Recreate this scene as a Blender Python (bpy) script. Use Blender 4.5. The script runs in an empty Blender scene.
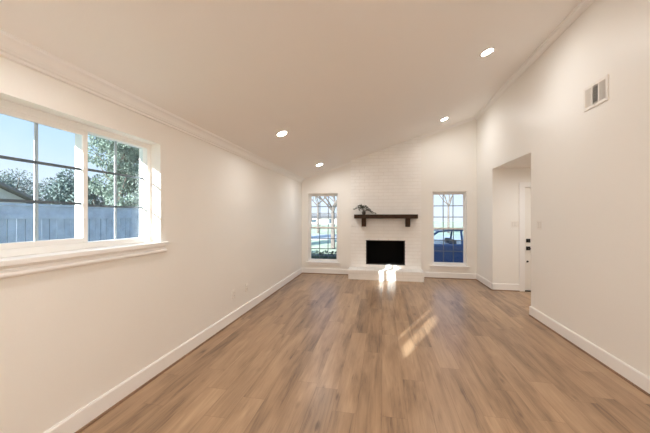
import bpy, bmesh, math, random
from mathutils import Vector, Matrix
R = math.radians
sc = bpy.context.scene
col = sc.collection
random.seed(7)

# ---------------------------------------------------------------- camera
cam_d = bpy.data.cameras.new('camera')
cam_d.sensor_width = 36.0
cam_d.lens = 295.0 / 650.0 * 36.0
cam_d.clip_start = 0.02
cam_d.clip_end = 400
cam = bpy.data.objects.new('camera', cam_d)
col.objects.link(cam)
cam.location = (0, 0, 1.45)
cam.rotation_euler = (R(90), 0, R(10.94))
sc.camera = cam

# ---------------------------------------------------------------- sky, sun, exposure
SKY_STRENGTH = 1.15
SUN_STRENGTH = 20.0
LAMP_POWER = 8.8
FILL_GLOBE_EMISSION = 90.0
wd = bpy.data.worlds.new('sky')
sc.world = wd
wd.use_nodes = True
wn = wd.node_tree.nodes
wl = wd.node_tree.links
wn.clear()
w_out = wn.new('ShaderNodeOutputWorld')
w_bg = wn.new('ShaderNodeBackground')
w_bg.inputs['Strength'].default_value = SKY_STRENGTH
w_tc = wn.new('ShaderNodeTexCoord')
w_sep = wn.new('ShaderNodeSeparateXYZ')
w_ramp = wn.new('ShaderNodeValToRGB')
w_ramp.color_ramp.elements[0].position = 0.0
w_ramp.color_ramp.elements[0].color = (1.02, 1.04, 1.08, 1)
w_ramp.color_ramp.elements[1].position = 0.6
w_ramp.color_ramp.elements[1].color = (0.22, 0.50, 1.0, 1)
e = w_ramp.color_ramp.elements.new(0.20)
e.color = (0.68, 0.86, 1.06, 1)
w_noise = wn.new('ShaderNodeTexNoise')
w_noise.inputs['Scale'].default_value = 2.2
w_noise.inputs['Detail'].default_value = 5
w_cr = wn.new('ShaderNodeValToRGB')
w_cr.color_ramp.elements[0].position = 0.5
w_cr.color_ramp.elements[0].color = (0, 0, 0, 1)
w_cr.color_ramp.elements[1].position = 0.75
w_cr.color_ramp.elements[1].color = (0.55, 0.55, 0.55, 1)
w_mix = wn.new('ShaderNodeMixRGB')
w_mix.inputs['Color2'].default_value = (1.02, 1.04, 1.08, 1)
wl.new(w_tc.outputs['Generated'], w_sep.inputs[0])
wl.new(w_sep.outputs['Z'], w_ramp.inputs[0])
wl.new(w_tc.outputs['Generated'], w_noise.inputs['Vector'])
wl.new(w_noise.outputs['Fac'], w_cr.inputs[0])
wl.new(w_cr.outputs[0], w_mix.inputs['Fac'])
wl.new(w_ramp.outputs[0], w_mix.inputs['Color1'])
wl.new(w_mix.outputs[0], w_bg.inputs['Color'])
wl.new(w_bg.outputs[0], w_out.inputs[0])

sun_d = bpy.data.lights.new('sun', 'SUN')
sun_d.energy = SUN_STRENGTH
sun_d.color = (1.0, 0.95, 0.88)
sun_d.angle = R(0.53)
sun = bpy.data.objects.new('sun', sun_d)
col.objects.link(sun)
sun_dir = Vector((0.445, 1.0, -0.298))
sun.rotation_euler = sun_dir.to_track_quat('-Z', 'Y').to_euler()
sun.location = (-6, -12, 8)

vs = sc.view_settings
vs.view_transform = 'Standard'
vs.look = 'None'
vs.gamma = 1.0
vs.use_curve_mapping = False
vs.exposure = 0.0
sc.cycles.max_bounces = 14
sc.cycles.diffuse_bounces = 10
sc.cycles.glossy_bounces = 4
sc.cycles.transparent_max_bounces = 24
sc.cycles.caustics_reflective = False
sc.cycles.caustics_refractive = False
sc.cycles.sample_clamp_indirect = 6.0
sc.cycles.use_denoising = True

# ---------------------------------------------------------------- materials
def new_mat(name):
    m = bpy.data.materials.new(name)
    m.use_nodes = True
    nt = m.node_tree
    b = nt.nodes['Principled BSDF']
    return m, nt, b

def mat(name, c, rough=0.5, metal=0.0, var=0.0, vscale=8.0, bump=0.0, bscale=60.0, spec=0.5):
    m, nt, b = new_mat(name)
    N, L = nt.nodes, nt.links
    b.inputs['Base Color'].default_value = (*c, 1)
    b.inputs['Roughness'].default_value = rough
    b.inputs['Metallic'].default_value = metal
    b.inputs['Specular IOR Level'].default_value = spec
    tc = N.new('ShaderNodeTexCoord')
    if var:
        n = N.new('ShaderNodeTexNoise')
        n.inputs['Scale'].default_value = vscale
        n.inputs['Detail'].default_value = 4
        r = N.new('ShaderNodeValToRGB')
        r.color_ramp.elements[0].position = 0.3
        r.color_ramp.elements[1].position = 0.7
        r.color_ramp.elements[0].color = (*[max(0, x * (1 - var)) for x in c], 1)
        r.color_ramp.elements[1].color = (*[min(1, x * (1 + var)) for x in c], 1)
        L.new(tc.outputs['Object'], n.inputs['Vector'])
        L.new(n.outputs['Fac'], r.inputs[0])
        L.new(r.outputs[0], b.inputs['Base Color'])
    if bump:
        n2 = N.new('ShaderNodeTexNoise')
        n2.inputs['Scale'].default_value = bscale
        n2.inputs['Detail'].default_value = 3
        bp = N.new('ShaderNodeBump')
        bp.inputs['Strength'].default_value = bump
        bp.inputs['Distance'].default_value = 0.004
        L.new(tc.outputs['Object'], n2.inputs['Vector'])
        L.new(n2.outputs['Fac'], bp.inputs['Height'])
        L.new(bp.outputs[0], b.inputs['Normal'])
    return m

def emit_mat(name, c, s):
    m, nt, b = new_mat(name)
    b.inputs['Base Color'].default_value = (*c, 1)
    b.inputs['Emission Color'].default_value = (*c, 1)
    b.inputs['Emission Strength'].default_value = s
    return m

def glass_mat(name, tint=(0.90, 0.955, 0.99), refl=0.03):
    m = bpy.data.materials.new(name)
    m.use_nodes = True
    nt = m.node_tree
    N, L = nt.nodes, nt.links
    N.clear()
    o = N.new('ShaderNodeOutputMaterial')
    t = N.new('ShaderNodeBsdfTransparent')
    t.inputs[0].default_value = (*tint, 1)
    g = N.new('ShaderNodeBsdfGlossy')
    g.inputs['Roughness'].default_value = 0.02
    lw = N.new('ShaderNodeLayerWeight')
    pw_ = N.new('ShaderNodeMath'); pw_.operation = 'POWER'
    pw_.inputs[1].default_value = 4.0
    ml = N.new('ShaderNodeMath'); ml.operation = 'MULTIPLY_ADD'
    ml.inputs[1].default_value = 0.35
    ml.inputs[2].default_value = refl
    mx = N.new('ShaderNodeMixShader')
    L.new(lw.outputs['Facing'], pw_.inputs[0])
    L.new(pw_.outputs[0], ml.inputs[0])
    L.new(ml.outputs[0], mx.inputs[0])
    L.new(t.outputs[0], mx.inputs[1])
    L.new(g.outputs[0], mx.inputs[2])
    L.new(mx.outputs[0], o.inputs[0])
    return m

def floor_mat():
    m, nt, b = new_mat('vinyl_plank')
    N, L = nt.nodes, nt.links
    def math_(op, a, bb=None, v2=None):
        n = N.new('ShaderNodeMath')
        n.operation = op
        for i, s in enumerate((a, bb)):
            if s is None: continue
            if isinstance(s, (int, float)): n.inputs[i].default_value = s
            else: L.new(s, n.inputs[i])
        return n.outputs[0]
    tc = N.new('ShaderNodeTexCoord')
    sp = N.new('ShaderNodeSeparateXYZ')
    L.new(tc.outputs['Object'], sp.inputs[0])
    W, LEN = 0.182, 1.52
    u = math_('DIVIDE', math_('ADD', sp.outputs['X'], 10.012), W)
    iu = math_('FLOOR', u)
    fu = math_('FRACT', u)
    wn1 = N.new('ShaderNodeTexWhiteNoise')
    wn1.noise_dimensions = '1D'
    L.new(iu, wn1.inputs['W'])
    v = math_('ADD', math_('DIVIDE', math_('ADD', sp.outputs['Y'], 20.0), LEN), wn1.outputs['Value'])
    iv = math_('FLOOR', v)
    fv = math_('FRACT', v)
    idv = math_('ADD', math_('MULTIPLY', iu, 17.31), math_('MULTIPLY', iv, 5.77))
    wn2 = N.new('ShaderNodeTexWhiteNoise')
    wn2.noise_dimensions = '1D'
    L.new(idv, wn2.inputs['W'])
    # plank-local coordinates
    cb = N.new('ShaderNodeCombineXYZ')
    L.new(sp.outputs['X'], cb.inputs[0])
    L.new(sp.outputs['Y'], cb.inputs[1])
    L.new(math_('MULTIPLY', wn2.outputs['Value'], 37.0), cb.inputs[2])
    def noise(sx, sy, sz, scale, detail, dist=0.0, rough=0.55):
        mp = N.new('ShaderNodeMapping')
        mp.inputs['Scale'].default_value = (sx, sy, sz)
        L.new(cb.outputs[0], mp.inputs[0])
        n = N.new('ShaderNodeTexNoise')
        n.inputs['Scale'].default_value = scale
        n.inputs['Detail'].default_value = detail
        n.inputs['Roughness'].default_value = rough
        n.inputs['Distortion'].default_value = dist
        L.new(mp.outputs[0], n.inputs['Vector'])
        return n.outputs['Fac']
    broad = noise(5.5, 0.75, 1, 1.6, 3, 0.6)
    grain = noise(60, 2.2, 1, 1.5, 6, 0.8, 0.65)
    streak = noise(16, 0.9, 1, 1.3, 4, 1.4, 0.6)
    tone = N.new('ShaderNodeValToRGB')
    cr = tone.color_ramp
    cr.elements[0].position = 0.0
    cr.elements[0].color = (0.150, 0.090, 0.054, 1)
    cr.elements[1].position = 1.0
    cr.elements[1].color = (0.520, 0.350, 0.215, 1)
    em = cr.elements.new(0.5)
    em.color = (0.370, 0.238, 0.142, 1)
    f1 = math_('ADD', math_('MULTIPLY', math_('SUBTRACT', wn2.outputs['Value'], 0.5), 0.34), 0.53)
    f2 = math_('ADD', f1, math_('MULTIPLY', math_('SUBTRACT', broad, 0.5), 1.35))
    f3 = math_('ADD', f2, math_('MULTIPLY', math_('SUBTRACT', grain, 0.5), 0.36))
    f4 = math_('ADD', f3, math_('MULTIPLY', math_('SUBTRACT', streak, 0.5), 0.75))
    # knots
    mk = N.new('ShaderNodeMapping')
    mk.inputs['Scale'].default_value = (5.5, 1.9, 1)
    L.new(cb.outputs[0], mk.inputs[0])
    vo = N.new('ShaderNodeTexVoronoi')
    vo.inputs['Scale'].default_value = 1.0
    vo.inputs['Randomness'].default_value = 1.0
    L.new(mk.outputs[0], vo.inputs['Vector'])
    kn = N.new('ShaderNodeMapRange')
    kn.inputs['From Min'].default_value = 0.02
    kn.inputs['From Max'].default_value = 0.13
    kn.inputs['To Min'].default_value = 0.42
    kn.inputs['To Max'].default_value = 0.0
    L.new(vo.outputs['Distance'], kn.inputs['Value'])
    f5 = math_('SUBTRACT', f4, kn.outputs[0])
    vein = math_('MULTIPLY', math_('MAXIMUM', math_('SUBTRACT', noise(34, 1.5, 1, 1.2, 5, 2.2, 0.6), 0.54), 0.0), 2.4)
    f5 = math_('SUBTRACT', f5, math_('MULTIPLY', vein, math_('MAXIMUM', math_('SUBTRACT', 1.25, math_('MULTIPLY', broad, 1.5)), 0.0)))
    L.new(f5, tone.inputs[0])
    # seams
    su = math_('LESS_THAN', math_('ABSOLUTE', math_('SUBTRACT', fu, 0.5)), 0.490)
    sv = math_('LESS_THAN', math_('ABSOLUTE', math_('SUBTRACT', fv, 0.5)), 0.4985)
    seam = math_('MULTIPLY', su, sv)
    mx = N.new('ShaderNodeMixRGB')
    mx.blend_type = 'MULTIPLY'
    mx.inputs['Color2'].default_value = (0.78, 0.74, 0.72, 1)
    L.new(math_('SUBTRACT', 1.0, seam), mx.inputs['Fac'])
    L.new(tone.outputs[0], mx.inputs['Color1'])
    L.new(mx.outputs[0], b.inputs['Base Color'])
    rg = math_('ADD', 0.24, math_('MULTIPLY', grain, 0.14))
    L.new(rg, b.inputs['Roughness'])
    b.inputs['Specular IOR Level'].default_value = 0.5
    bp = N.new('ShaderNodeBump')
    bp.inputs['Strength'].default_value = 0.25
    bp.inputs['Distance'].default_value = 0.0015
    L.new(math_('ADD', math_('MULTIPLY', seam, 0.8), math_('MULTIPLY', grain, 0.4)), bp.inputs['Height'])
    L.new(bp.outputs[0], b.inputs['Normal'])
    return m

M = {}
M['wall'] = mat('wall_paint', (0.90, 0.882, 0.843), 0.42, bump=0.35, bscale=95.0, spec=0.35)
M['ceil'] = mat('ceiling_paint', (0.905, 0.88, 0.85), 0.8, bump=0.25, bscale=110.0, spec=0.2)
M['trim'] = mat('trim_paint', (0.925, 0.915, 0.90), 0.35, spec=0.4)
M['vinyl'] = mat('white_vinyl', (0.88, 0.87, 0.85), 0.35, spec=0.4)
M['floor'] = floor_mat()
M['shoe'] = mat('shoe_moulding_wood', (0.24, 0.14, 0.085), 0.45, var=0.2, vscale=6)
M['brick'] = mat('painted_brick', (0.93, 0.915, 0.89), 0.55, var=0.03, vscale=4, bump=0.5, bscale=45.0, spec=0.3)
M['mortar'] = mat('painted_mortar', (0.86, 0.835, 0.80), 0.8)
M['mantel'] = mat('dark_stained_wood', (0.046, 0.022, 0.011), 0.6, spec=0.25, var=0.45, vscale=9, bump=0.2, bscale=40)
M['black'] = mat('black_steel', (0.012, 0.011, 0.011), 0.45)
M['soot'] = mat('firebox_black', (0.008, 0.0075, 0.007), 0.9, spec=0.1)
M['hardware'] = mat('matte_black_hardware', (0.015, 0.013, 0.012), 0.4)
M['door'] = mat('door_paint', (0.88, 0.85, 0.80), 0.35, spec=0.4)
M['plate'] = mat('switch_plastic', (0.86, 0.83, 0.78), 0.35)
M['gap'] = mat('plastic_shadow_gap', (0.45, 0.43, 0.40), 0.6)
M['slot'] = mat('dark_slot', (0.03, 0.028, 0.026), 0.7)
M['grid_shaded'] = mat('grille_bar_shaded', (0.16, 0.17, 0.185), 0.4)  # bars are white; their backlit shade is put into this grey
M['grid_light'] = mat('grille_bar_pale', (0.62, 0.64, 0.66), 0.35)  # paler copy of the same bars, for the lit uprights
M['glass'] = glass_mat('window_glass')
M['lens'] = emit_mat('lamp_lens', (1.0, 0.93, 0.82), 9.0)
M['lamp_trim'] = mat('lamp_trim_white', (0.88, 0.86, 0.83), 0.4)
M['leaf_deco'] = mat('grey_green_leaf', (0.075, 0.085, 0.055), 0.6, var=0.35, vscale=30)
M['stem_deco'] = mat('brown_stem', (0.06, 0.04, 0.028), 0.7)
M['pot_deco'] = mat('dark_pot', (0.035, 0.025, 0.02), 0.5)
M['fence'] = mat('weathered_fence_wood', (0.33, 0.39, 0.48), 0.8, var=0.15, vscale=5)
M['roof'] = mat('grey_shingle', (0.20, 0.19, 0.185), 0.85, var=0.25, vscale=8)
M['siding'] = mat('pale_siding', (0.62, 0.60, 0.57), 0.7, var=0.05)
M['housebrick'] = mat('far_house_brick', (0.48, 0.42, 0.39), 0.8, var=0.15, vscale=6)
M['dark_glass'] = mat('dark_house_glass', (0.05, 0.07, 0.09), 0.1)
M['leaf_a'] = mat('evergreen_leaf', (0.20, 0.26, 0.21), 0.55, var=0.45, vscale=3)
M['leaf_b'] = mat('blue_green_leaf', (0.13, 0.18, 0.17), 0.6, var=0.4, vscale=2)
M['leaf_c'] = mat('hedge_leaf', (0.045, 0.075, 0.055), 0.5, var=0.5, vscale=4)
M['bark'] = mat('grey_bark', (0.14, 0.115, 0.10), 0.85, var=0.3, vscale=12)
M['lawn'] = mat('lawn_grass', (0.50, 0.54, 0.36), 0.9, var=0.25, vscale=1.2)
M['concrete'] = mat('pale_concrete', (0.62, 0.60, 0.57), 0.85, var=0.1, vscale=2)
M['asphalt'] = mat('street_asphalt', (0.52, 0.52, 0.52), 0.9, var=0.1, vscale=3)
M['car'] = mat('blue_car_paint', (0.030, 0.085, 0.21), 0.22, spec=0.6)
M['tyre'] = mat('tyre_rubber', (0.02, 0.02, 0.02), 0.8)
M['rim'] = mat('alloy_rim', (0.55, 0.55, 0.56), 0.3, metal=0.9)
M['seat'] = mat('car_seat_cloth', (0.12, 0.12, 0.13), 0.9)
M['foundation'] = mat('outer_brick', (0.72, 0.69, 0.66), 0.85, var=0.1, vscale=5)

# ---------------------------------------------------------------- helpers
class MB:
    """Collects shapes given in world coordinates and links them as one mesh object."""
    def __init__(s): s.bm = bmesh.new()
    def box(s, x0, x1, y0, y1, z0, z1, bev=0.0, mtx=None):
        r = bmesh.ops.create_cube(s.bm, size=1.0)
        vs = r['verts']
        for v in vs:
            v.co = Vector((x0 + (v.co.x + .5) * (x1 - x0), y0 + (v.co.y + .5) * (y1 - y0), z0 + (v.co.z + .5) * (z1 - z0)))
        if bev:
            es = list({e for v in vs for e in v.link_edges})
            rr = bmesh.ops.bevel(s.bm, geom=es, offset=bev, segments=2, affect='EDGES', profile=0.6)
            vs = list({v for f in rr['faces'] for v in f.verts} | {v for v in vs if v.is_valid})
        if mtx is not None:
            bmesh.ops.transform(s.bm, matrix=mtx, verts=[v for v in vs if v.is_valid])
        return s
    def prism(s, pts, vec):
        vec = Vector(vec)
        a = [s.bm.verts.new(Vector(p)) for p in pts]
        b = [s.bm.verts.new(Vector(p) + vec) for p in pts]
        n = len(pts)
        s.bm.faces.new(a)
        s.bm.faces.new(b[::-1])
        for i in range(n):
            s.bm.faces.new((a[i], b[i], b[(i + 1) % n], a[(i + 1) % n]))
        return s
    def tube(s, pts, radii, seg=8, cap=True):
        pts = [Vector(p) for p in pts]
        if isinstance(radii, (int, float)): radii = [radii] * len(pts)
        rings = []
        for i, p in enumerate(pts):
            d = (pts[min(i + 1, len(pts) - 1)] - pts[max(i - 1, 0)]).normalized()
            up = Vector((0, 0, 1)) if abs(d.z) < .9 else Vector((1, 0, 0))
            a = d.cross(up).normalized()
            b = d.cross(a).normalized()
            rings.append([s.bm.verts.new(p + (a * math.cos(2 * math.pi * k / seg) + b * math.sin(2 * math.pi * k / seg)) * radii[i]) for k in range(seg)])
        for r0, r1 in zip(rings, rings[1:]):
            for k in range(seg):
                s.bm.faces.new((r0[k], r0[(k + 1) % seg], r1[(k + 1) % seg], r1[k]))
        if cap:
            s.bm.faces.new(rings[0][::-1])
            s.bm.faces.new(rings[-1])
        return s
    def lathe(s, prof, mtx, seg=32):
        """prof: list of (radius, height); axis = local Z of mtx"""
        rings = []
        for r, z in prof:
            if r < 1e-6:
                rings.append([s.bm.verts.new(mtx @ Vector((0, 0, z)))])
            else:
                rings.append([s.bm.verts.new(mtx @ Vector((r * math.cos(2 * math.pi * k / seg), r * math.sin(2 * math.pi * k / seg), z))) for k in range(seg)])
        for a, b in zip(rings, rings[1:]):
            for k in range(seg):
                k2 = (k + 1) % seg
                if len(a) == 1 and len(b) == 1: continue
                if len(a) == 1: s.bm.faces.new((a[0], b[k], b[k2]))
                elif len(b) == 1: s.bm.faces.new((a[k], a[k2], b[0]))
                else: s.bm.faces.new((a[k], a[k2], b[k2], b[k]))
        return s
    def quad(s, a, b, c, d):
        s.bm.faces.new([s.bm.verts.new(Vector(p)) for p in (a, b, c, d)])
        return s
    def clip(s, co, no):
        g = s.bm.verts[:] + s.bm.edges[:] + s.bm.faces[:]
        r = bmesh.ops.bisect_plane(s.bm, geom=g, plane_co=co, plane_no=no, clear_outer=True)
        es = [x for x in r['geom_cut'] if isinstance(x, bmesh.types.BMEdge)]
        if es: bmesh.ops.holes_fill(s.bm, edges=es)
        return s
    def build(s, name, m, parent=None, smooth=False, at=None, bevel=0.0):
        bmesh.ops.recalc_face_normals(s.bm, faces=s.bm.faces[:])
        if parent is not None: base = wloc(parent)
        elif at is not None: base = Vector(at)
        else: base = Vector((0, 0, 0))
        bmesh.ops.translate(s.bm, vec=-base, verts=s.bm.verts[:])
        me = bpy.data.meshes.new(name)
        s.bm.to_mesh(me)
        s.bm.free()
        me.materials.append(m)
        if smooth:
            for p in me.polygons: p.use_smooth = True
        o = bpy.data.objects.new(name, me)
        col.objects.link(o)
        if parent is not None: o.parent = parent
        else: o.location = base
        if bevel:
            md = o.modifiers.new('bevel', 'BEVEL')
            md.width = bevel
            md.segments = 2
            md.limit_method = 'ANGLE'
        return o

def wloc(o):
    v = Vector(o.location)
    while o.parent:
        o = o.parent
        v += o.location
    return v

def tag(o, label=None, cat=None, group=None, kind=None):
    if label: o['label'] = label
    if cat: o['category'] = cat
    if group: o['group'] = group
    if kind: o['kind'] = kind
    return o

def thing(name, loc, label=None, cat=None, group=None, kind=None):
    o = bpy.data.objects.new(name, None)
    o.empty_display_size = 0.1
    col.objects.link(o)
    o.location = loc
    return tag(o, label, cat, group, kind)

def struct(mb, name, m, label=None, cat=None, **k):
    return tag(mb.build(name, m, **k), label, cat, kind='structure')

# ---------------------------------------------------------------- room dimensions
XL, XR, YB, YR = -2.02, 2.14, 7.32, -3.2
XO, YO = -2.25, 7.55                  # outer faces of the left and back wall
CL, CS = 2.40, 0.325                  # ceiling height at the left wall, slope
def cz(x): return CL + CS * (x - XL)
GZ = -0.45                            # ground outside
cn = Vector((-CS, 0, 1)).normalized() # ceiling normal, upwards

def holed(mb, u0, u1, z0, z1, holes, put):
    us = sorted({u0, u1, *[h for q in holes for h in q[:2]]})
    for a, b in zip(us, us[1:]):
        zs = [(z0, z1)]
        for (p, q, r, t) in holes:
            if p < (a + b) / 2 < q:
                new = []
                for (s0, s1) in zs:
                    if r > s0: new.append((s0, min(r, s1)))
                    if t < s1: new.append((max(t, s0), s1))
                zs = new
        for s0, s1 in zs:
            if s1 - s0 > 1e-6: put(mb, a, b, s0, s1)

# floor and ceiling
struct(MB().box(XO, 4.45, YR - .2, YO, GZ, 0.0), 'floor', M['floor'], 'brown oak look vinyl plank floor running towards the fireplace wall', 'floor')
mb = MB()
mb.prism([(XO - .1, 0, cz(XO - .1)), (XR + .2, 0, cz(XR + .2)), (XR + .2, 0, cz(XR + .2) + .22), (XO - .1, 0, cz(XO - .1) + .22)], (0, 1, 0))
for v in mb.bm.verts: v.co.y = YR - .2 if v.co.y < .5 else YO + .1
struct(mb, 'ceiling', M['ceil'], 'smooth sloped ceiling rising from the window wall to the tall right wall', 'ceiling')

# walls
W1 = (1.12, 2.40, 1.21, 2.12)         # side window: y0, y1, z0, z1
W2 = (-2.52, -1.28, 1.42, 2.12)
mb = MB()
holed(mb, YR - .2, YO, GZ, CL - .005, [W1, W2], lambda m, a, b, c, d: m.box(XO, XL, a, b, c, d))
struct(mb, 'wall_left', M['wall'], 'cream painted side wall holding the wide sliding window', 'wall')
BW = [(-1.845, -1.083, .30, 2.035), (1.164, 1.925, .30, 2.035)]
FB = (-.38, .533, .30, .885)
mb = MB()
holed(mb, XL, XR + .12, GZ, 4.3, [*BW, (-.40, .553, .28, .905)], lambda m, a, b, c, d: m.box(a, b, YB, YO, c, d))
mb.clip((0, 0, cz(0) + .05), cn)
struct(mb, 'wall_back', M['wall'], 'cream end wall behind the fireplace with two tall windows', 'wall')
OY0, OY1, OZ = 4.81, 6.34, 2.39
mb = MB()
holed(mb, YR, YB, 0, 4.2, [(OY0, OY1, -1, OZ)], lambda m, a, b, c, d: m.box(XR, XR + .12, a, b, c, d))
mb.clip((0, 0, cz(0) + .05), cn)
struct(mb, 'wall_right', M['wall'], 'tall cream wall with the entry hall opening and return air grille', 'wall')
mb = MB().box(XO, XR + .12, YR - .2, YR, 0, 4.2)
mb.clip((0, 0, cz(0) + .05), cn)
struct(mb, 'wall_rear', M['wall'], 'cream wall behind the camera', 'wall')
# entry hall
DX0, DX1, DZ = 2.71, 3.62, 2.02
mb = MB()
holed(mb, XR + .12, 4.45, 0, OZ + .25, [(DX0, DX1, -1, DZ)], lambda m, a, b, c, d: m.box(a, b, OY1, OY1 + .15, c, d))
struct(mb, 'wall_hall', M['wall'], 'cream entry hall wall holding the white front door', 'wall')
struct(MB().box(4.30, 4.45, 3.6, OY1, 0, OZ + .25), 'wall_hall_side', M['wall'], 'far side wall of the entry hall', 'wall')
struct(MB().box(XR + .12, 4.30, 3.45, 3.6, 0, OZ + .25), 'wall_hall_near', M['wall'], 'near end wall of the entry hall', 'wall')
struct(MB().box(XR + .12, 4.45, 3.45, OY1 + .15, OZ, OZ + .12), 'ceiling_hall', M['ceil'], 'flat ceiling of the entry hall', 'ceiling')

# eave outside over the side windows
struct(MB().prism([(XO, YR - .5, 2.30), (XO - .36, YR - .5, 2.24), (XO - .36, YR - .5, 2.38), (XO, YR - .5, 2.62)], (0, YO - YR + 1.0, 0)),
       'trim_eave', M['trim'], 'white roof eave over the outside of the side windows', 'trim')

# ---------------------------------------------------------------- baseboards, shoe moulding, crown
BH, BT = 0.138, 0.016
def base_prof(n):      # (out from wall, z)
    return [(0, 0), (BT, 0), (BT, BH - .012), (BT - .006, BH), (0, BH)]
def run(mb, prof, p0, p1, nrm):
    p0, p1, nrm = Vector(p0), Vector(p1), Vector(nrm)
    mb.prism([p0 + nrm * a + Vector((0, 0, b)) for a, b in prof], p1 - p0)
SH = [(BT, 0), (BT + .014, 0), (BT + .012, .008), (BT + .007, .013), (BT, .015)]
segs = {
    'baseboard_left': [((XL, YR, 0), (XL, YB, 0), (1, 0, 0))],
    'baseboard_back_left': [((XL, YB, 0), (-.75, YB, 0), (0, -1, 0))],
    'baseboard_back_right': [((.90, YB, 0), (XR, YB, 0), (0, -1, 0))],
    'baseboard_right': [((XR, YR, 0), (XR, OY0, 0), (-1, 0, 0)), ((XR - BT, OY0, 0), (XR + .12, OY0, 0), (0, 1, 0))],
    'baseboard_right_far': [((XR, OY1 - BT, 0), (XR, YB, 0), (-1, 0, 0))],
    'baseboard_hall': [((XR - BT, OY1, 0), (2.61, OY1, 0), (0, -1, 0)), ((3.72, OY1, 0), (4.30, OY1, 0), (0, -1, 0))],
}
blab = {
    'baseboard_left': 'white baseboard along the foot of the side window wall',
    'baseboard_back_left': 'short white baseboard under the left end wall window',
    'baseboard_back_right': 'short white baseboard under the right end wall window',
    'baseboard_right': 'white baseboard along the near tall right wall',
    'baseboard_right_far': 'short white baseboard between the end wall and the hall opening',
    'baseboard_hall': 'white baseboard in the entry hall beside the front door',
}
for k, ss in segs.items():
    a, b = MB(), MB()
    for p0, p1, n in ss:
        run(a, base_prof(n), p0, p1, n)
        run(b, SH, p0, p1, n)
    bo = struct(a, k, M['trim'], blab[k], 'baseboard')
    b.build('shoe_moulding', M['shoe'], bo)

def crown(name, p0, p1, n, label, dz_wall=.085, out=.075):
    """cove between wall point line p0-p1 (ceiling line) and the ceiling; n = into the room"""
    n = Vector(n)
    def up(q): return 0.0
    d, o = dz_wall, out
    prof = [(.028 * o / .075 + (o * .48) * (1 - math.cos(t / 8 * math.pi / 2)), -d * .66 + d * .46 * math.sin(t / 8 * math.pi / 2)) for t in range(9)]
    pts = [(0, -d), (o * .16, -d), (o * .20, -d * .93), (o * .16, -d * .86), (o * .16, -d * .80), (o * .30, -d * .74), (o * .30, -d * .66)] + prof[1:] + [(o * .86, -d * .20), (o * .94, -d * .16), (o * .94, -d * .08), (o, -d * .08), (o, .004), (0, .004)]
    mb = MB()
    P0, P1 = Vector(p0), Vector(p1)
    vv = []
    for a, b in pts:
        q = P0 + n * a
        q.z += b + (CS * n.x * a)
        vv.append(q)
    mb.prism(vv, P1 - P0)
    return struct(mb, name, M['trim'], label, 'crown moulding')
crown('trim_1', (XL, YR, CL), (XL, YB, CL), (1, 0, 0), 'white crown moulding along the low side of the ceiling')
crown('trim_2', (XR, YR, cz(XR)), (XR, YB, cz(XR)), (-1, 0, 0), 'white crown moulding along the top of the tall right wall')
crown('trim_3', (.90, YB, cz(.90)), (XR, YB, cz(XR)), (0, -1, 0), 'thin sloped crown moulding right of the chimney breast', .055, .05)
crown('trim_4', (XL, YB, CL), (-.75, YB, cz(-.75)), (0, -1, 0), 'thin sloped crown moulding left of the chimney breast', .04, .035)

# ---------------------------------------------------------------- side window (slider)
w = thing('window_1', (-2.15, 1.76, 1.21), 'wide white sliding window with grilles in the side wall looking onto the fence', 'window', kind='structure')
y0, y1, z0, z1 = W1
def ring(mb, ax, c0, c1, a0, a1, b0, b1, t, tb=None):
    """rectangular ring: ax 'x' or 'y' is the thin axis, spanning c0..c1"""
    tb = tb or t
    bx = (lambda p0, p1, q0, q1: mb.box(c0, c1, p0, p1, q0, q1, .003)) if ax == 'x' else (lambda p0, p1, q0, q1: mb.box(p0, p1, c0, c1, q0, q1, .003))
    bx(a0, a0 + t, b0, b1); bx(a1 - t, a1, b0, b1)
    bx(a0 + t, a1 - t, b0, b0 + tb); bx(a0 + t, a1 - t, b1 - tb, b1)
mb = MB(); ring(mb, 'x', -2.20, -2.122, y0, y1, z0 + .005, z1, .045, .045)
mb.box(-2.20, -2.14, 1.765, 1.805, z0 + .045, z1 - .045, .003)
mb.build('window_frame', M['vinyl'], w)
mb = MB(); ring(mb, 'x', -2.150, -2.124, y0 + .045, 1.80, z0 + .05, z1 - .045, .036, .036)
s1 = mb.build('sliding_sash', M['vinyl'], w)
def latch(y, z):
    l = MB()
    l.box(-2.126, -2.119, y - .007, y + .007, z - .024, z + .024, .003)
    l.build('sash_latch', M['vinyl'], s1)
latch(1.782, 1.46); latch(1.782, 1.83)
MB().box(-2.139, -2.135, y0 + .08, 1.765, z0 + .085, z1 - .08).build('glass_pane', M['glass'], w)
MB().box(-2.172, -2.168, 1.805, y1 - .045, z0 + .05, z1 - .045).build('glass_pane', M['glass'], w)
def grille_x(x, ya, yb, za, zb, t=.010):
    ym = (ya + yb) / 2
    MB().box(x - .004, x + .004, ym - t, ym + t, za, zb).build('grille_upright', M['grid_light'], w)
    for k in (1, 2):
        z = za + (zb - za) * k / 3
        MB().box(x - .005, x + .005, ya, yb, z - t * .9, z + t * .9).build('grille_bar', M['grid_shaded'], w)
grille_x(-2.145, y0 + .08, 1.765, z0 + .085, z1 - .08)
grille_x(-2.178, 1.805, y1 - .045, z0 + .05, z1 - .045)
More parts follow.
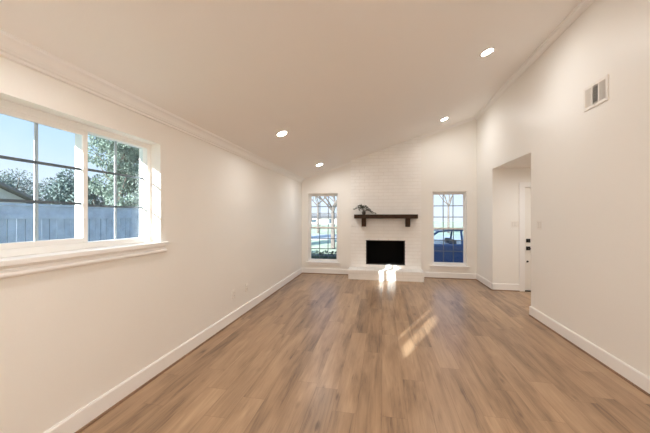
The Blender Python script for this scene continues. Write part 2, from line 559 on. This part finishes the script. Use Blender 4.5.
# stool and apron of the side window
mb = MB()
mb.box(-2.124, XL + .045, y0 - .0, y1 + .0, z0 - .028, z0 + .004, .004)
mb.box(XL, XL + .045, y0 - .06, y0 + .01, z0 - .028, z0 + .004, .004)
mb.box(XL, XL + .045, y1 - .01, y1 + .06, z0 - .028, z0 + .004, .004)
mb.build('window_stool', M['trim'], w)
mb = MB()
prof = [(0, -.098), (.010, -.098), (.024, -.092), (.031, -.082), (.031, -.072), (.024, -.064), (.008, -.060), (.008, -.046), (.014, -.040), (.018, -.028), (0, -.028)]
run(mb, prof, (XL, y0 - .05, z0), (XL, y1 + .05, z0), (1, 0, 0))
mb.build('window_apron', M['trim'], w)

# added unseen window behind the camera, shaped to cast the floor sun patch
w = thing('sun_patch_window', (-2.15, -1.95, 1.60), 'added unseen high window in the side wall, shaped to cast the floor sun patch', 'window', kind='structure')
mb = MB(); ring(mb, 'x', -2.17, -2.15, W2[0], W2[1], W2[2], W2[3], .02)
mb.box(-2.167, -2.153, W2[0] + .02, W2[1] - .02, W2[2] + .02, 1.59, .002)
for a, b in ((W2[0] + .02, -2.27), (-1.94, -1.73), (-1.645, W2[1] - .02)):
    mb.box(-2.167, -2.153, a, b, 1.59, W2[3] - .02, .002)
mb.build('window_frame', M['vinyl'], w)
MB().box(-2.162, -2.158, -2.27, -1.94, 1.59, W2[3] - .02).build('glass_pane', M['glass'], w)
MB().box(-2.162, -2.158, -1.73, -1.645, 1.59, W2[3] - .02).build('glass_pane', M['glass'], w)

# ---------------------------------------------------------------- end wall windows
def end_window(name, xa, xb, label):
    za, zb = .30, 2.035
    zm = 1.16
    w = thing(name, ((xa + xb) / 2, YB, za), label, 'window', kind='structure')
    mb = MB(); ring(mb, 'y', 7.39, 7.50, xa, xb, za, zb, .026, .03)
    mb.build('window_frame', M['vinyl'], w)
    mb = MB(); ring(mb, 'y', 7.40, 7.43, xa + .026, xb - .026, za + .03, zm + .025, .024, .034)
    ls = mb.build('lower_sash', M['vinyl'], w)
    MB().box((xa + xb) / 2 - .03, (xa + xb) / 2 + .03, 7.392, 7.42, zm + .024, zm + .036, .003).build('sash_lock', M['vinyl'], ls)
    mb = MB(); ring(mb, 'y', 7.435, 7.465, xa + .026, xb - .026, zm - .025, zb - .03, .024, .034)
    mb.build('upper_sash', M['vinyl'], w)
    for (c, a, b) in ((7.415, za + .064, zm - .009), (7.45, zm + .009, zb - .064)):
        MB().box(xa + .05, xb - .05, c - .002, c + .002, a, b).build('glass_pane', M['glass'], w)
        wa, wb = xa + .05, xb - .05
        for k in (1, 2):
            x = wa + (wb - wa) * k / 3
            MB().box(x - .009, x + .009, c + .003, c + .011, a, b).build('grille_upright', M['grid_shaded'], w)
            z = a + (b - a) * k / 3
            MB().box(wa, wb, c + .003, c + .012, z - .009, z + .009).build('grille_bar', M['grid_shaded'], w)
    mb = MB()
    mb.box(xa, xb, YB - .045, 7.392, za - .026, za + .002, .004)
    mb.box(xa - .055, xa + .004, YB - .045, YB, za - .026, za + .002, .004)
    mb.box(xb - .004, xb + .055, YB - .045, YB, za - .026, za + .002, .004)
    mb.build('window_stool', M['trim'], w)
    mb = MB()
    run(mb, [(0, -.085), (.014, -.085), (.018, -.07), (.018, -.04), (.026, -.026), (0, -.026)], (xa - .04, YB, za), (xb + .04, YB, za), (0, -1, 0))
    mb.build('window_apron', M['trim'], w)
    return w
end_window('window_2', *BW[0][:2], 'tall white hung window left of the fireplace')
end_window('window_3', *BW[1][:2], 'tall white hung window right of the fireplace')

# ---------------------------------------------------------------- fireplace
fx0, fx1, fy = -.75, .90, 7.20
hx0, hx1, hy, hz = -.765, .912, 6.81, .22
fp = thing('brick_fireplace', (.075, 7.0, 0), 'white painted brick fireplace with chimney breast up to the sloped ceiling', 'fireplace')
def brick_face(mb, x0, x1, z0, z1, y, holes, pitch_z=.082, pitch_x=.225, relief=.010, gap=.010, first=0):
    row = 0
    z = z0
    while z < z1 - .01:
        zt = min(z + pitch_z - gap, z1)
        off = 0 if (row + first) % 2 == 0 else -pitch_x / 2
        x = x0 + off
        while x < x1 - .005:
            a, b = max(x, x0), min(x + pitch_x - gap * .6, x1)
            x += pitch_x
            if b - a < .02: continue
            spans = [(a, b)]
            for (p, q, r, t) in holes:
                if zt > r + .012 and z < t - .012:
                    new = []
                    for (c, d) in spans:
                        if d <= p or c >= q: new.append((c, d))
                        else:
                            if p - c > .015: new.append((c, p))
                            if d - q > .015: new.append((q, d))
                    spans = new
            for c, d in spans:
                j = random.uniform(-.004, .003)
                mb.box(c, d, y - relief + j, y + .004, z, zt, .003)
        z += pitch_z
        row += 1
mb = MB()
holed(mb, fx0, fx1, 0, 4.0, [FB], lambda m, a, b, c, d: m.box(a, b, fy, YB, c, d))
mb.clip((0, 0, cz(0)), cn)
mb.build('breast_mortar', M['mortar'], fp)
mb = MB()
brick_face(mb, fx0, fx1, hz + .004, 3.6, fy, [(FB[0], FB[1], FB[2], FB[3])])
mb.clip((0, 0, cz(0) - .002), cn)
mb.build('chimney_breast', M['brick'], fp)
# hearth
mb = MB().box(hx0 + .008, hx1 - .008, hy + .008, fy, 0, hz - .004)
mb.build('hearth_mortar', M['mortar'], fp)
mb = MB()
brick_face(mb, hx0, hx1, .0, .140, hy + .008, [], pitch_z=.071)
xx = hx0 - .012
while xx < hx1 + .0:       # cap course of bricks laid front to back
    xe = min(xx + .205, hx1 + .012)
    mb.box(xx, xe - .008, hy - .014, hy + .19, .146, hz, .004)
    mb.box(xx, xe - .008, hy + .198, fy - .004, .150, hz - random.uniform(0, .003), .004)
    xx += .205
mb.build('hearth', M['brick'], fp)
# firebox
mb = MB()
a0, a1, b0, b1 = FB
mb.box(a0 - .012, a0, fy - .004, 7.545, b0 - .012, b1 + .012)
mb.box(a1, a1 + .012, fy - .004, 7.545, b0 - .012, b1 + .012)
mb.box(a0, a1, fy - .004, 7.545, b0 - .012, b0)
mb.box(a0, a1, fy - .004, 7.545, b1, b1 + .012)
mb.box(a0 - .012, a1 + .012, 7.54, 7.55, b0 - .012, b1 + .012)
mb.build('firebox', M['soot'], fp)
mb = MB(); ring(mb, 'y', fy - .006, fy + .03, a0, a1, b0, b1, .022, .022)
mb.build('firebox_frame', M['black'], fp)
# outer chimney stack
MB().box(fx0, fx1, YO, 8.05, GZ, 5.2).build('outer_stack', M['foundation'], fp)

# ---------------------------------------------------------------- mantel shelf and its sprig
mt = thing('mantel_shelf', (.076, 7.19, 1.21), 'dark stained wooden beam mantel on two brackets across the white brick', 'mantel')
MB().box(-.648, .80, 6.95, 7.190, 1.403, 1.497, .006).build('beam', M['mantel'], mt)
for x in (-.425, .587):
    mb = MB()
    mb.prism([(x - .05, 7.190, 1.21), (x - .05, 7.06, 1.21), (x - .05, 7.01, 1.255), (x - .05, 7.0, 1.403), (x - .05, 7.190, 1.403)], (.10, 0, 0))
    mb.build('bracket', M['mantel'], mt, bevel=.005)

def leaf(mb, p, d, up, L, W):
    """a slightly folded pointed leaf"""
    d = d.normalized()
    s = d.cross(up)
    if s.length < 1e-3: s = d.cross(Vector((1, 0, 0)))
    s.normalize()
    n = s.cross(d).normalized()
    v = [mb.bm.verts.new(q) for q in (p, p + d * L * .35 + s * W * .5 + n * W * .15, p + d * L, p + d * L * .35 - s * W * .5 + n * W * .15, p + d * L * .55 - n * W * .05)]
    mb.bm.faces.new((v[0], v[1], v[4]))
    mb.bm.faces.new((v[1], v[2], v[4]))
    mb.bm.faces.new((v[2], v[3], v[4]))
    mb.bm.faces.new((v[3], v[0], v[4]))

pl = thing('leafy_sprig', (-.42, 7.07, 1.497), 'small dark pot of grey green leaf sprigs on the left end of the mantel', 'plant')
MB().lathe([(0, 0), (.034, 0), (.044, .02), (.046, .05), (.036, .078), (.030, .082), (.030, .07), (0, .068)], Matrix.Translation((-.425, 7.07, 1.497)), 20).build('pot', M['pot_deco'], pl, smooth=True)
base = Vector((-.425, 7.07, 1.57))
rnd = random.Random(3)
ends = [(-.19, .0, .06), (-.13, -.03, .12), (-.10, .03, .13), (-.04, -.03, .10), (.06, -.02, .10), (.13, -.02, .055), (.20, -.03, -.02), (.27, -.02, -.062), (-.22, -.02, .06), (.0, .03, .12), (-.10, -.05, .05), (.19, .02, -.055)]
st, lf = MB(), MB()
for ex in ends:
    e_ = Vector(ex)
    pts = []
    for k in range(7):
        t = k / 6
        q = base + Vector((e_.x * t, e_.y * t, e_.z * t + .05 * math.sin(math.pi * t) - .0))
        q.z = max(q.z, 1.502)
        pts.append(q)
    st.tube(pts, [.0035 * (1 - .6 * k / 6) for k in range(7)], 5)
    for k in range(2, 7):
        for j in range(3):
            d = (pts[k] - pts[k - 1]).normalized() + Vector((rnd.uniform(-1, 1), rnd.uniform(-1, 1), rnd.uniform(-.4, .8)))
            p = pts[k].copy()
            if p.z < 1.52: d.z = abs(d.z)
            if p.y + d.normalized().y * .05 > 7.17: d.y = -abs(d.y)
            leaf(lf, p, d, Vector((0, 0, 1)), rnd.uniform(.04, .06), rnd.uniform(.026, .036))
st.build('stems', M['stem_deco'], pl)
lf.build('leaves', M['leaf_deco'], pl)

# ---------------------------------------------------------------- ceiling lamps
ang = math.atan(CS)
def downlight(x, y, z, m3, label, gain=1.0):
    t = thing('recessed_light', (x, y, z), label, 'ceiling light', 'round recessed ceiling lights')
    mt4 = Matrix.Translation((x, y, z)) @ m3
    r = MB().lathe([(.066, .004), (.066, -.004), (.072, -.0055), (.088, -.004), (.090, .004)], mt4, 36).build('trim_ring', M['lamp_trim'], t, smooth=True)
    l = MB().lathe([(.066, .002), (.066, -.0025), (.04, -.004), (0, -.0045)], mt4, 36).build('lens', M['lens'], t, smooth=True)
    ld = bpy.data.lights.new('lamp', 'AREA')
    ld.shape = 'DISK'
    ld.size = .125
    ld.spread = R(170)
    ld.energy = LAMP_POWER * gain
    ld.color = (1.0, 1.0, .99)
    lo = bpy.data.objects.new('lamp', ld)
    col.objects.link(lo)
    lo.parent = t
    lo.matrix_local = Matrix.Translation((0, 0, 0)) @ m3 @ Matrix.Translation((0, 0, -.012))
    lo.visible_camera = True
    return t
slope = Matrix.Rotation(-ang, 4, 'Y')
lights = [(-1.37, 6.44, 'recessed ceiling light near the end wall, above the left tall window side'),
          (1.26, 6.44, 'recessed ceiling light near the end wall, right of the chimney breast'),
          (-1.37, 3.92, 'recessed ceiling light halfway along the low side of the ceiling'),
          (1.26, 3.92, 'recessed ceiling light halfway along the high side, nearest the wall grille'),
          (-1.37, 1.20, 'recessed ceiling light directly in front of the side sliding window'),
          (1.26, 1.20, 'recessed ceiling light on the high side, nearest the camera'),
          (-1.37, -1.24, 'added unseen recessed light for fill behind the camera on the low side'),  # rear pair continues the rows unseen, added for fill
          (1.26, -1.24, 'added unseen recessed light for fill behind the camera on the high side')]
for x, y, lab in lights: downlight(x, y, cz(x), slope, lab, (1.12 if y > 5 else 1.0) * (.86 if x > 0 else 1.0))
downlight(3.0, 5.2, OZ, Matrix.Identity(4), 'added unseen recessed light brightening the entry hall from its flat ceiling', 1.7)  # unseen lamp, added to brighten the hall

# added fill light: unseen glowing globe behind the camera
pd = thing('fill_globe', (.1, -1.7, 2.0), 'added fill light globe hung unseen from the sloped ceiling behind the camera', 'fill light')
zc = cz(.1)
MB().lathe([(0, zc - .05), (.05, zc - .045), (.065, zc - .02), (.065, zc + .01), (0, zc + .01)], Matrix.Translation((.1, -1.7, 0)), 24).build('canopy', M['hardware'], pd, smooth=True)
MB().tube([(.1, -1.7, zc - .04), (.1, -1.7, 2.2)], .006, 8).build('rod', M['hardware'], pd)
MB().lathe([(0, 2.24), (.04, 2.235), (.05, 2.15), (0, 2.15)], Matrix.Translation((.1, -1.7, 0)), 24).build('cap', M['hardware'], pd, smooth=True)
M['globe'] = emit_mat('fill_globe_glow', (1.0, .985, .955), FILL_GLOBE_EMISSION)
MB().lathe([(0, 1.86)] + [(.15 * math.sin(math.pi * k / 16), 2.01 - .15 * math.cos(math.pi * k / 16)) for k in range(1, 16)] + [(0, 2.16)], Matrix.Translation((.1, -1.7, 0)), 28).build('globe', M['globe'], pd, smooth=True)

# ---------------------------------------------------------------- front door in the hall
d = thing('door_1', (DX0, OY1, 0), 'white panelled front door with black lock and lever in the entry hall', 'door', kind='structure')
mb = MB()
dy0, dy1 = OY1 + .035, OY1 + .08
sx = [DX0 + .004, DX0 + .13, (DX0 + DX1) / 2 - .06, (DX0 + DX1) / 2 + .06, DX1 - .13, DX1 - .004]
for a, b in ((0, 1), (2, 3), (4, 5)): mb.box(sx[a], sx[b], dy0, dy1, .015, DZ - .005, .002)
for a, b in ((1, 2), (3, 4)):
    for z_0, z_1 in ((.015, .24), (.78, .93), (1.55, 1.68), (1.88, DZ - .005)): mb.box(sx[a], sx[b], dy0, dy1, z_0, z_1, .002)
    mb.box(sx[a], sx[b], dy0 + .014, dy1 - .01, .24, 1.9)
mb.build('door_slab', M['door'], d)
mb = MB()
mb.box(DX0 - .10, DX0, OY1 - .018, OY1, 0, DZ + .09, .003)
mb.box(DX1, DX1 + .10, OY1 - .018, OY1, 0, DZ + .09, .003)
mb.box(DX0, DX1, OY1 - .018, OY1, DZ, DZ + .09, .003)
mb.build('door_casing', M['trim'], d)
MB().box(DX0, DX1, OY1, OY1 + .09, 0, .014).build('threshold', M['hardware'], d)
kx = 2.785
mb = MB().box(kx - .036, kx + .036, dy0 - .014, dy0, .946, 1.018, .004)
mb.box(kx - .006, kx + .006, dy0 - .035, dy0 - .012, .962, 1.002, .003)
mb.build('deadbolt', M['hardware'], d)
mb = MB().box(kx - .036, kx + .036, dy0 - .014, dy0, .796, .868, .004)
mb.tube([(kx, dy0 - .012, .832), (kx, dy0 - .055, .832), (kx + .02, dy0 - .060, .832), (kx + .12, dy0 - .060, .832)], .010, 10)
mb.build('lever_handle', M['hardware'], d)
MB().lathe([(0, .016), (.014, .016), (.018, .006), (.018, 0), (0, 0)], Matrix.Translation((kx - .01, dy0, .575)) @ Matrix.Rotation(R(90), 4, 'X'), 16).build('bolt_button', M['hardware'], d)

# ---------------------------------------------------------------- switches, outlets, grille
def switch(loc, nrm, wdt, label, n=2):
    t = thing('light_switch', loc, label, 'light switch')
    c = Vector(loc)
    nv = Vector(nrm)
    tv = Vector((0, 0, 1)).cross(nv)
    def pbox(u0, u1, z_0, z_1, d0, d1, nm, m, bev=.002):
        pts = [c + tv * u + nv * dd + Vector((0, 0, zz)) for u in (u0, u1) for zz in (z_0, z_1) for dd in (d0, d1)]
        lo = [min(p[i] for p in pts) for i in range(3)]
        hi = [max(p[i] for p in pts) for i in range(3)]
        return MB().box(lo[0], hi[0], lo[1], hi[1], lo[2], hi[2], bev).build(nm, m, t)
    pbox(-wdt / 2, wdt / 2, -.06, .06, 0, .006, 'plate', M['plate'])
    for k in range(n):
        u = (k - (n - 1) / 2) * .046
        pbox(u - .0185, u + .0185, -.036, .036, .004, .0065, 'rocker_recess', M['gap'], .0005)
        pbox(u - .0165, u + .0165, -.034, .034, .004, .0095, 'rocker', M['plate'])
    return t
switch((2.535, OY1, 1.30), (0, -1, 0), .138, 'double white light switch on the hall wall beside the front door')
switch((XR, 4.577, 1.33), (-1, 0, 0), .118, 'white light switch on the tall right wall beside the hall opening')

def outlet(y, z, label):
    t = thing('wall_outlet', (XL, y, z), label, 'outlet', 'outlets low on the side wall')
    MB().box(XL, XL + .006, y - .036, y + .036, z - .06, z + .06, .002).build('plate', M['plate'], t)
    for dz in (-.021, .021):
        s_ = MB().box(XL + .004, XL + .0085, y - .0165, y + .0165, z + dz - .014, z + dz + .014, .003).build('socket', M['plate'], t)
        m_ = MB()
        for dy in (-.006, .006): m_.box(XL + .007, XL + .0092, y + dy - .0013, y + dy + .0013, z + dz - .002, z + dz + .008)
        m_.build('slot', M['slot'], s_)
    return t
outlet(3.78, .37, 'white wall outlet low on the side wall, the one nearer the camera')
outlet(4.17, .37, 'white wall outlet low on the side wall, the one nearer the end wall')

vt = thing('air_grille', (XR, 3.473, 2.574), 'white three panel air return grille high on the tall right wall', 'vent')
va, vb, vc, vd = 3.298, 3.648, 2.574, 2.818
mb = MB(); ring(mb, 'x', XR - .012, XR, va, vb, vc, vd, .030, .030)
pw = (vb - va - .06 - 2 * .016) / 3
for k in (1, 2):
    yk = va + .03 + k * pw + (k - 1) * .016
    mb.box(XR - .012, XR, yk, yk + .016, vc + .03, vd - .03)
mb.build('grille_frame', M['plate'], vt)
MB().box(XR - .003, XR - .001, va + .02, vb - .02, vc + .02, vd - .02).build('backing', M['slot'], vt)
for k in range(3):
    ya = va + .03 + k * (pw + .016)
    mb = MB()
    if k == 1:
        n = 7
        for j in range(n):
            z = vc + .03 + (vd - vc - .06) * (j + .5) / n
            q = Matrix.Translation((XR - .006, 0, z)) @ Matrix.Rotation(R(-15), 4, 'Y') @ Matrix.Translation((-XR + .006, 0, -z))
            mb.box(XR - .0095, XR - .0025, ya, ya + pw, z - .0022, z + .0022, 0, q)
    else:
        n = 9
        tilt = 38 if k == 0 else -38
        for j in range(n):
            y = ya + pw * (j + .5) / n
            q = Matrix.Translation((XR - .006, y, 0)) @ Matrix.Rotation(R(tilt), 4, 'Z') @ Matrix.Translation((-XR + .006, -y, 0))
            mb.box(XR - .0095, XR - .0025, y - .0015, y + .0015, vc + .03, vd - .03, 0, q)
    mb.build('louvre_panel', M['plate'], vt)
for z in (vc + .015, vd - .015):
    MB().lathe([(0, .003), (.004, .002), (.005, 0), (0, 0)], Matrix.Translation((XR - .012, (va + vb) / 2, z)) @ Matrix.Rotation(R(-90), 4, 'Y'), 10).build('screw', M['rim'], vt)

# ---------------------------------------------------------------- outdoors
mb = MB().box(-70, 70, -30, 110, GZ - .3, GZ - .01)
struct(mb, 'ground', M['lawn'], 'pale green lawn around the house', 'lawn')
struct(MB().box(.9, 7.2, 8.3, 24, GZ - .08, GZ + .005), 'driveway', M['concrete'], 'pale concrete driveway under the blue car', 'driveway')
struct(MB().box(-70, 70, 24, 31, GZ - .1, GZ + .006), 'street', M['asphalt'], 'grey street across the front lawn', 'street')

# back yard fence beside the house
fn = thing('wooden_fence', (-6.8, 5, GZ), 'weathered grey board fence outside the sliding window', 'fence')
ft = 1.70
mb = MB()
y = -4.0
rr = random.Random(5)
while y < 9.0:
    j = rr.uniform(-.006, .006)
    mb.box(-6.81 + j, -6.79 + j, y, y + .130, GZ, ft - .28)
    y += .142
mb.build('boards', M['fence'], fn)
mb = MB()
mb.box(-6.79, -6.755, -4, 9.0, ft - .30, ft - .20); mb.box(-6.79, -6.755, -4, 9.0, GZ + .35, GZ + .45)
mb.build('rails', M['fence'], fn)
MB().box(-6.83, -6.75, -4, 9.0, ft - .045, ft).build('cap_rail', M['fence'], fn)
MB().box(-6.80, -6.785, -4, 9.0, ft - .20, ft - .05).build('top_band', M['fence'], fn)

def crown_leaves(mb, blobs, n, size, seed):
    r = random.Random(seed)
    for i in range(n):
        c, rad = blobs[r.randrange(len(blobs))]
        while True:
            q = Vector((r.uniform(-1, 1), r.uniform(-1, 1), r.uniform(-1, 1)))
            if .2 < q.length < 1: break
        q = q.normalized() * (q.length ** .35)
        p = Vector(c) + Vector((q.x * rad[0], q.y * rad[1], q.z * rad[2]))
        dd = (q + Vector((r.uniform(-1, 1), r.uniform(-1, 1), r.uniform(-1.2, .6)))).normalized()
        leaf(mb, p, dd, Vector((r.uniform(-1, 1), r.uniform(-1, 1), r.uniform(-1, 1))), size * r.uniform(.7, 1.4), size * r.uniform(.35, .6))

def leafy_tree(x, y, h, rad, name, label, m, n, size, seed, group='trees beyond the fence', low=.25):
    t = thing(name, (x, y, GZ), label, 'tree', group)
    r = random.Random(seed)
    H = h - GZ
    tr = MB().tube([(x, y, GZ), (x + .05, y, GZ + H * .35), (x - .03, y + .04, GZ + H * .85)], [.13, .10, .03], 8)
    for k in range(9):
        a = r.uniform(0, 6.28)
        zz = GZ + H * r.uniform(.25, .7)
        tr.tube([(x, y, zz), (x + math.cos(a) * rad * .35, y + math.sin(a) * rad * .35, zz + rad * .3), (x + math.cos(a) * rad * .6, y + math.sin(a) * rad * .6, zz + rad * .6)], [.05, .03, .012], 6)
    tr.build('trunk', M['bark'], t)
    blobs = []
    for k in range(44):
        f = r.random()
        zz = GZ + H * (low + (1 - low - .06) * f)
        rr_ = rad * (1 - .5 * f ** 1.6) * r.uniform(.1, .75)
        a = r.uniform(0, 6.28)
        s_ = rad * r.uniform(.28, .45)
        blobs.append(((x + rr_ * math.cos(a), y + rr_ * math.sin(a), zz), (s_, s_, s_ * .8)))
    mb = MB()
    crown_leaves(mb, blobs, n, size, seed + 1)
    mb.build('foliage', m, t)
leafy_tree(-9.67, 9.4, 5.3, 1.35, 'evergreen_tree', 'tall bushy tree beyond the fence seen in the right hand pane of the sliding window', M['leaf_a'], 30000, .10, 11, low=.1)
leafy_tree(-11.6, 14.2, 5.6, 1.6, 'garden_tree', 'broad tree far behind the tall bushy one beyond the fence', M['leaf_b'], 5000, .17, 41, low=.1)
far = [(-13.3, 10.9, 3.5, 1.4, 'small rounded tree behind the fence, beside the tall bushy one'),
       (-19.6, 15.0, 3.9, 2.2, 'blue green tree behind the fence, next to the grey shingled roof'),
       (-27.5, 17.5, 4.6, 2.6, 'distant tree behind the grey shingled roof')]
for i, (x, y, h, rad, lab) in enumerate(far):
    leafy_tree(x, y, h, rad, 'garden_tree', lab, M['leaf_b'], 11000, .15, 30 + i, low=.1)

def gable_house(name, x0, x1, y0, y1, zw, zr, along, label, mw, wins, group=None):
    t = thing(name, ((x0 + x1) / 2, (y0 + y1) / 2, GZ), label, 'house', group)
    MB().box(x0, x1, y0, y1, GZ, zw).build('walls', mw, t)
    o = .35
    mb = MB()
    if along == 'x':
        ym = (y0 + y1) / 2
        mb.prism([(x0 - o, y0 - o, zw - .1), (x0 - o, ym, zr), (x0 - o, y1 + o, zw - .1), (x0 - o, y1 + o, zw + .02), (x0 - o, ym, zr + .14), (x0 - o, y0 - o, zw + .02)], (x1 - x0 + 2 * o, 0, 0))
        g_ = MB().prism([(x0, y0, zw), (x0, ym, zr - .02), (x0, y1, zw)], (x1 - x0, 0, 0))
    else:
        xm = (x0 + x1) / 2
        mb.prism([(x0 - o, y0 - o, zw - .1), (xm, y0 - o, zr), (x1 + o, y0 - o, zw - .1), (x1 + o, y0 - o, zw + .02), (xm, y0 - o, zr + .14), (x0 - o, y0 - o, zw + .02)], (0, y1 - y0 + 2 * o, 0))
        g_ = MB().prism([(x0, y0, zw), (xm, y0, zr - .02), (x1, y0, zw)], (0, y1 - y0, 0))
    g_.build('gable', mw, t)
    mb.build('roof', M['roof'], t)
    for (a, b, c, d_, face) in wins:
        if face == 'y':
            f = MB(); ring(f, 'y', y0 - .05, y0, a, b, c, d_, .08)
            f = f.build('window', M['trim'], t)
            MB().box(a + .07, b - .07, y0 - .03, y0 - .01, c + .07, d_ - .07).build('pane', M['dark_glass'], f)
        else:
            f = MB(); ring(f, 'x', x1, x1 + .05, a, b, c, d_, .08)
            f = f.build('window', M['trim'], t)
            MB().box(x1 + .01, x1 + .03, a + .07, b - .07, c + .07, d_ - .07).build('pane', M['dark_glass'], f)
    return t
gable_house('neighbour_house', -26, -18, 6.0, 12.0, 2.3, 3.8, 'x', 'neighbouring house with a low grey shingled roof behind the fence', M['siding'], [(6.6, 7.8, .6, 1.5, 'x')])
gable_house('street_house', -26, -9, 72, 82, 1.0, 2.3, 'x', 'pale brick house across the street seen in the left end wall window', M['housebrick'], [(-24, -22, -.1, .8, 'y'), (-18, -16, -.1, .8, 'y'), (-13, -11.8, -.4, .9, 'y')])

def bare_tree(x, y, h, label, seed, group='bare trees in the front yards', lean=0.0, r0=.14):
    r = random.Random(seed)
    t = thing('bare_tree', (x, y, GZ), label, 'tree', group)
    tr, br = MB(), MB()
    top = Vector((x + lean, y, GZ + h * .42))
    tr.tube([(x, y, GZ), (x + lean * .5, y, GZ + h * .2), top], [r0, r0 * .8, r0 * .66], 8)
    def grow(p, d, L, rad, lv):
        pts = [p]
        q = p.copy()
        dd = d.copy()
        for k in range(3):
            dd = (dd + Vector((r.uniform(-.25, .25), r.uniform(-.25, .25), r.uniform(-.05, .22)))).normalized()
            q = q + dd * L / 3
            pts.append(q.copy())
        br.tube(pts, [rad, rad * .85, rad * .7, rad * .5], 5, False)
        if lv == 0: return
        for k in range(3 if lv > 1 else 4):
            b = pts[r.choice((1, 2, 3))]
            nd = (dd + Vector((r.uniform(-1, 1), r.uniform(-1, 1), r.uniform(-.3, .7)))).normalized()
            grow(b, nd, L * r.uniform(.55, .8), rad * .55, lv - 1)
    for k in range(5):
        a = k * 1.26 + r.uniform(-.4, .4)
        grow(top - Vector((0, 0, .1 * k)), Vector((math.cos(a) * .8, math.sin(a) * .8, r.uniform(.5, 1.1))).normalized(), h * .3, r0 * .42, 3)
    tr.build('trunk', M['bark'], t)
    br.build('branches', M['bark'], t)
bare_tree(-2.9, 17.5, 6.0, 'bare tree on the front lawn seen in the left end wall window', 51)
bare_tree(-7.2, 33.0, 8.0, 'bare tree across the street in front of the pale brick house', 52)
bare_tree(5.6, 15.0, 5.6, 'bare tree beside the driveway seen in the right end wall window', 54, r0=.10)
bare_tree(7.5, 36.0, 8.0, 'bare tree across the street seen far off in the right end wall window', 55)

# clipped hedge outside the left end wall window
t = thing('clipped_hedge', (-1.9, 8.35, GZ), 'low dark clipped hedge outside the left end wall window', 'hedge')
st = MB()
r = random.Random(60)
for k in range(16):
    x = -3.2 + 2.3 * k / 15
    a = r.uniform(0, 6.28)
    st.tube([(x, 8.35, GZ), (x + .1 * math.cos(a), 8.35 + .15 * math.sin(a), GZ + .3), (x + .15 * math.cos(a), 8.35 + .25 * math.sin(a), .25)], [.015, .012, .005], 5)
st.build('stems', M['bark'], t)
mb = MB()
crown_leaves(mb, [((-3.1 + 2.1 * k / 7, 8.35, z), (.30, .38, .34)) for k in range(8) for z in (-.05, .10)], 9000, .06, 70)
mb.build('foliage', M['leaf_c'], t)
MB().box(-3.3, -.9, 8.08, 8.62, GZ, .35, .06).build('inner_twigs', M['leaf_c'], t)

# parked car outside the right end wall window
cx0, cy, cg = -.10, 10.9, GZ + .005
car = thing('parked_car', (cx0 + 2.2, cy, cg), 'dark blue car parked on the driveway outside the right end wall window', 'car')
def cp(u, z, y): return (cx0 + u, y, cg + z)
hw = .88
prof = [(.05, .30), (.0, .55), (.06, .74), (.35, .86), (1.15, .97), (1.5, 1.0), (3.9, 1.02), (4.32, .98), (4.40, .72), (4.36, .32), (3.92, .26), (3.86, .48), (3.66, .62), (3.42, .62), (3.22, .48), (3.16, .24), (1.26, .24), (1.20, .48), (1.0, .62), (.76, .62), (.56, .48), (.50, .26)]
mb = MB().prism([cp(u, z, cy - hw) for u, z in prof], (0, 2 * hw, 0))
mb.build('body', M['car'], car, bevel=.05)
mb = MB()
roof = [(1.95, 1.42), (2.3, 1.47), (3.2, 1.48), (3.75, 1.42), (3.78, 1.37), (3.2, 1.42), (2.3, 1.41), (1.93, 1.37)]
mb.prism([cp(u, z, cy - .66) for u, z in roof], (0, 1.32, 0))
for s in (-1, 1):
    yb, yt = cy + s * .84, cy + s * .66
    for (u0, u1) in (((1.30, 1.93)), ((2.62, 2.62)), ((3.35, 3.30)), ((4.15, 3.76))):
        mb.tube([cp(u0, .99, yb), cp(u1, 1.41, yt)], .035, 6)
mb.build('roof', M['car'], car)
for s in (-1, 1):
    yb, yt = cy + s * .835, cy + s * .66
    for (b0_, b1_, t0, t1) in ((1.36, 2.60, 1.97, 2.60), (2.64, 3.33, 2.64, 3.28), (3.37, 4.10, 3.32, 3.74)):
        MB().quad(cp(b0_, 1.0, yb), cp(b1_, 1.0, yb), cp(t1, 1.40, yt), cp(t0, 1.40, yt)).build('side_window', M['glass'], car)
MB().quad(cp(1.30, 1.0, cy - .80), cp(1.30, 1.0, cy + .80), cp(1.93, 1.40, cy + .63), cp(1.93, 1.40, cy - .63)).build('windscreen', M['glass'], car)
MB().quad(cp(4.15, 1.0, cy - .80), cp(4.15, 1.0, cy + .80), cp(3.77, 1.40, cy + .63), cp(3.77, 1.40, cy - .63)).build('rear_window', M['glass'], car)
for (u, yy) in ((.88, -.78), (.88, .78), (3.54, -.78), (3.54, .78)):
    mw = Matrix.Translation(cp(u, .32, cy + yy)) @ Matrix.Rotation(R(90), 4, 'X')
    wl_ = MB().lathe([(.20, -.10), (.30, -.10), (.32, -.07), (.32, .07), (.30, .10), (.20, .10)], mw, 28).build('wheel', M['tyre'], car, smooth=True)
    o = MB().lathe([(0, .085), (.06, .09), (.07, .07), (.19, .08), (.205, .10), (.205, -.10), (.19, -.08), (.07, -.07), (.06, -.09), (0, -.085)], mw, 20).build('rim', M['rim'], wl_)
for s in (-1, 1):
    MB().box(cx0 + 1.42, cx0 + 1.56, cy + s * .90 - .09, cy + s * .90 + .09, cg + 1.0, cg + 1.12, .02).build('mirror', M['car'], car)
    MB().box(cx0 + .02, cx0 + .22, cy + s * .66 - .16, cy + s * .66 + .16, cg + .64, cg + .76, .02).build('headlight', M['rim'], car)
    MB().box(cx0 + 2.3, cx0 + 2.46, cy + s * .87 - .02, cy + s * .87 + .02, cg + .86, cg + .885, .006).build('door_handle', M['car'], car)
for (u, yy) in ((2.35, -.36), (2.35, .36)):
    MB().box(cx0 + u, cx0 + u + .16, cy + yy - .22, cy + yy + .22, cg + .6, cg + 1.12, .04).build('seat', M['seat'], car)
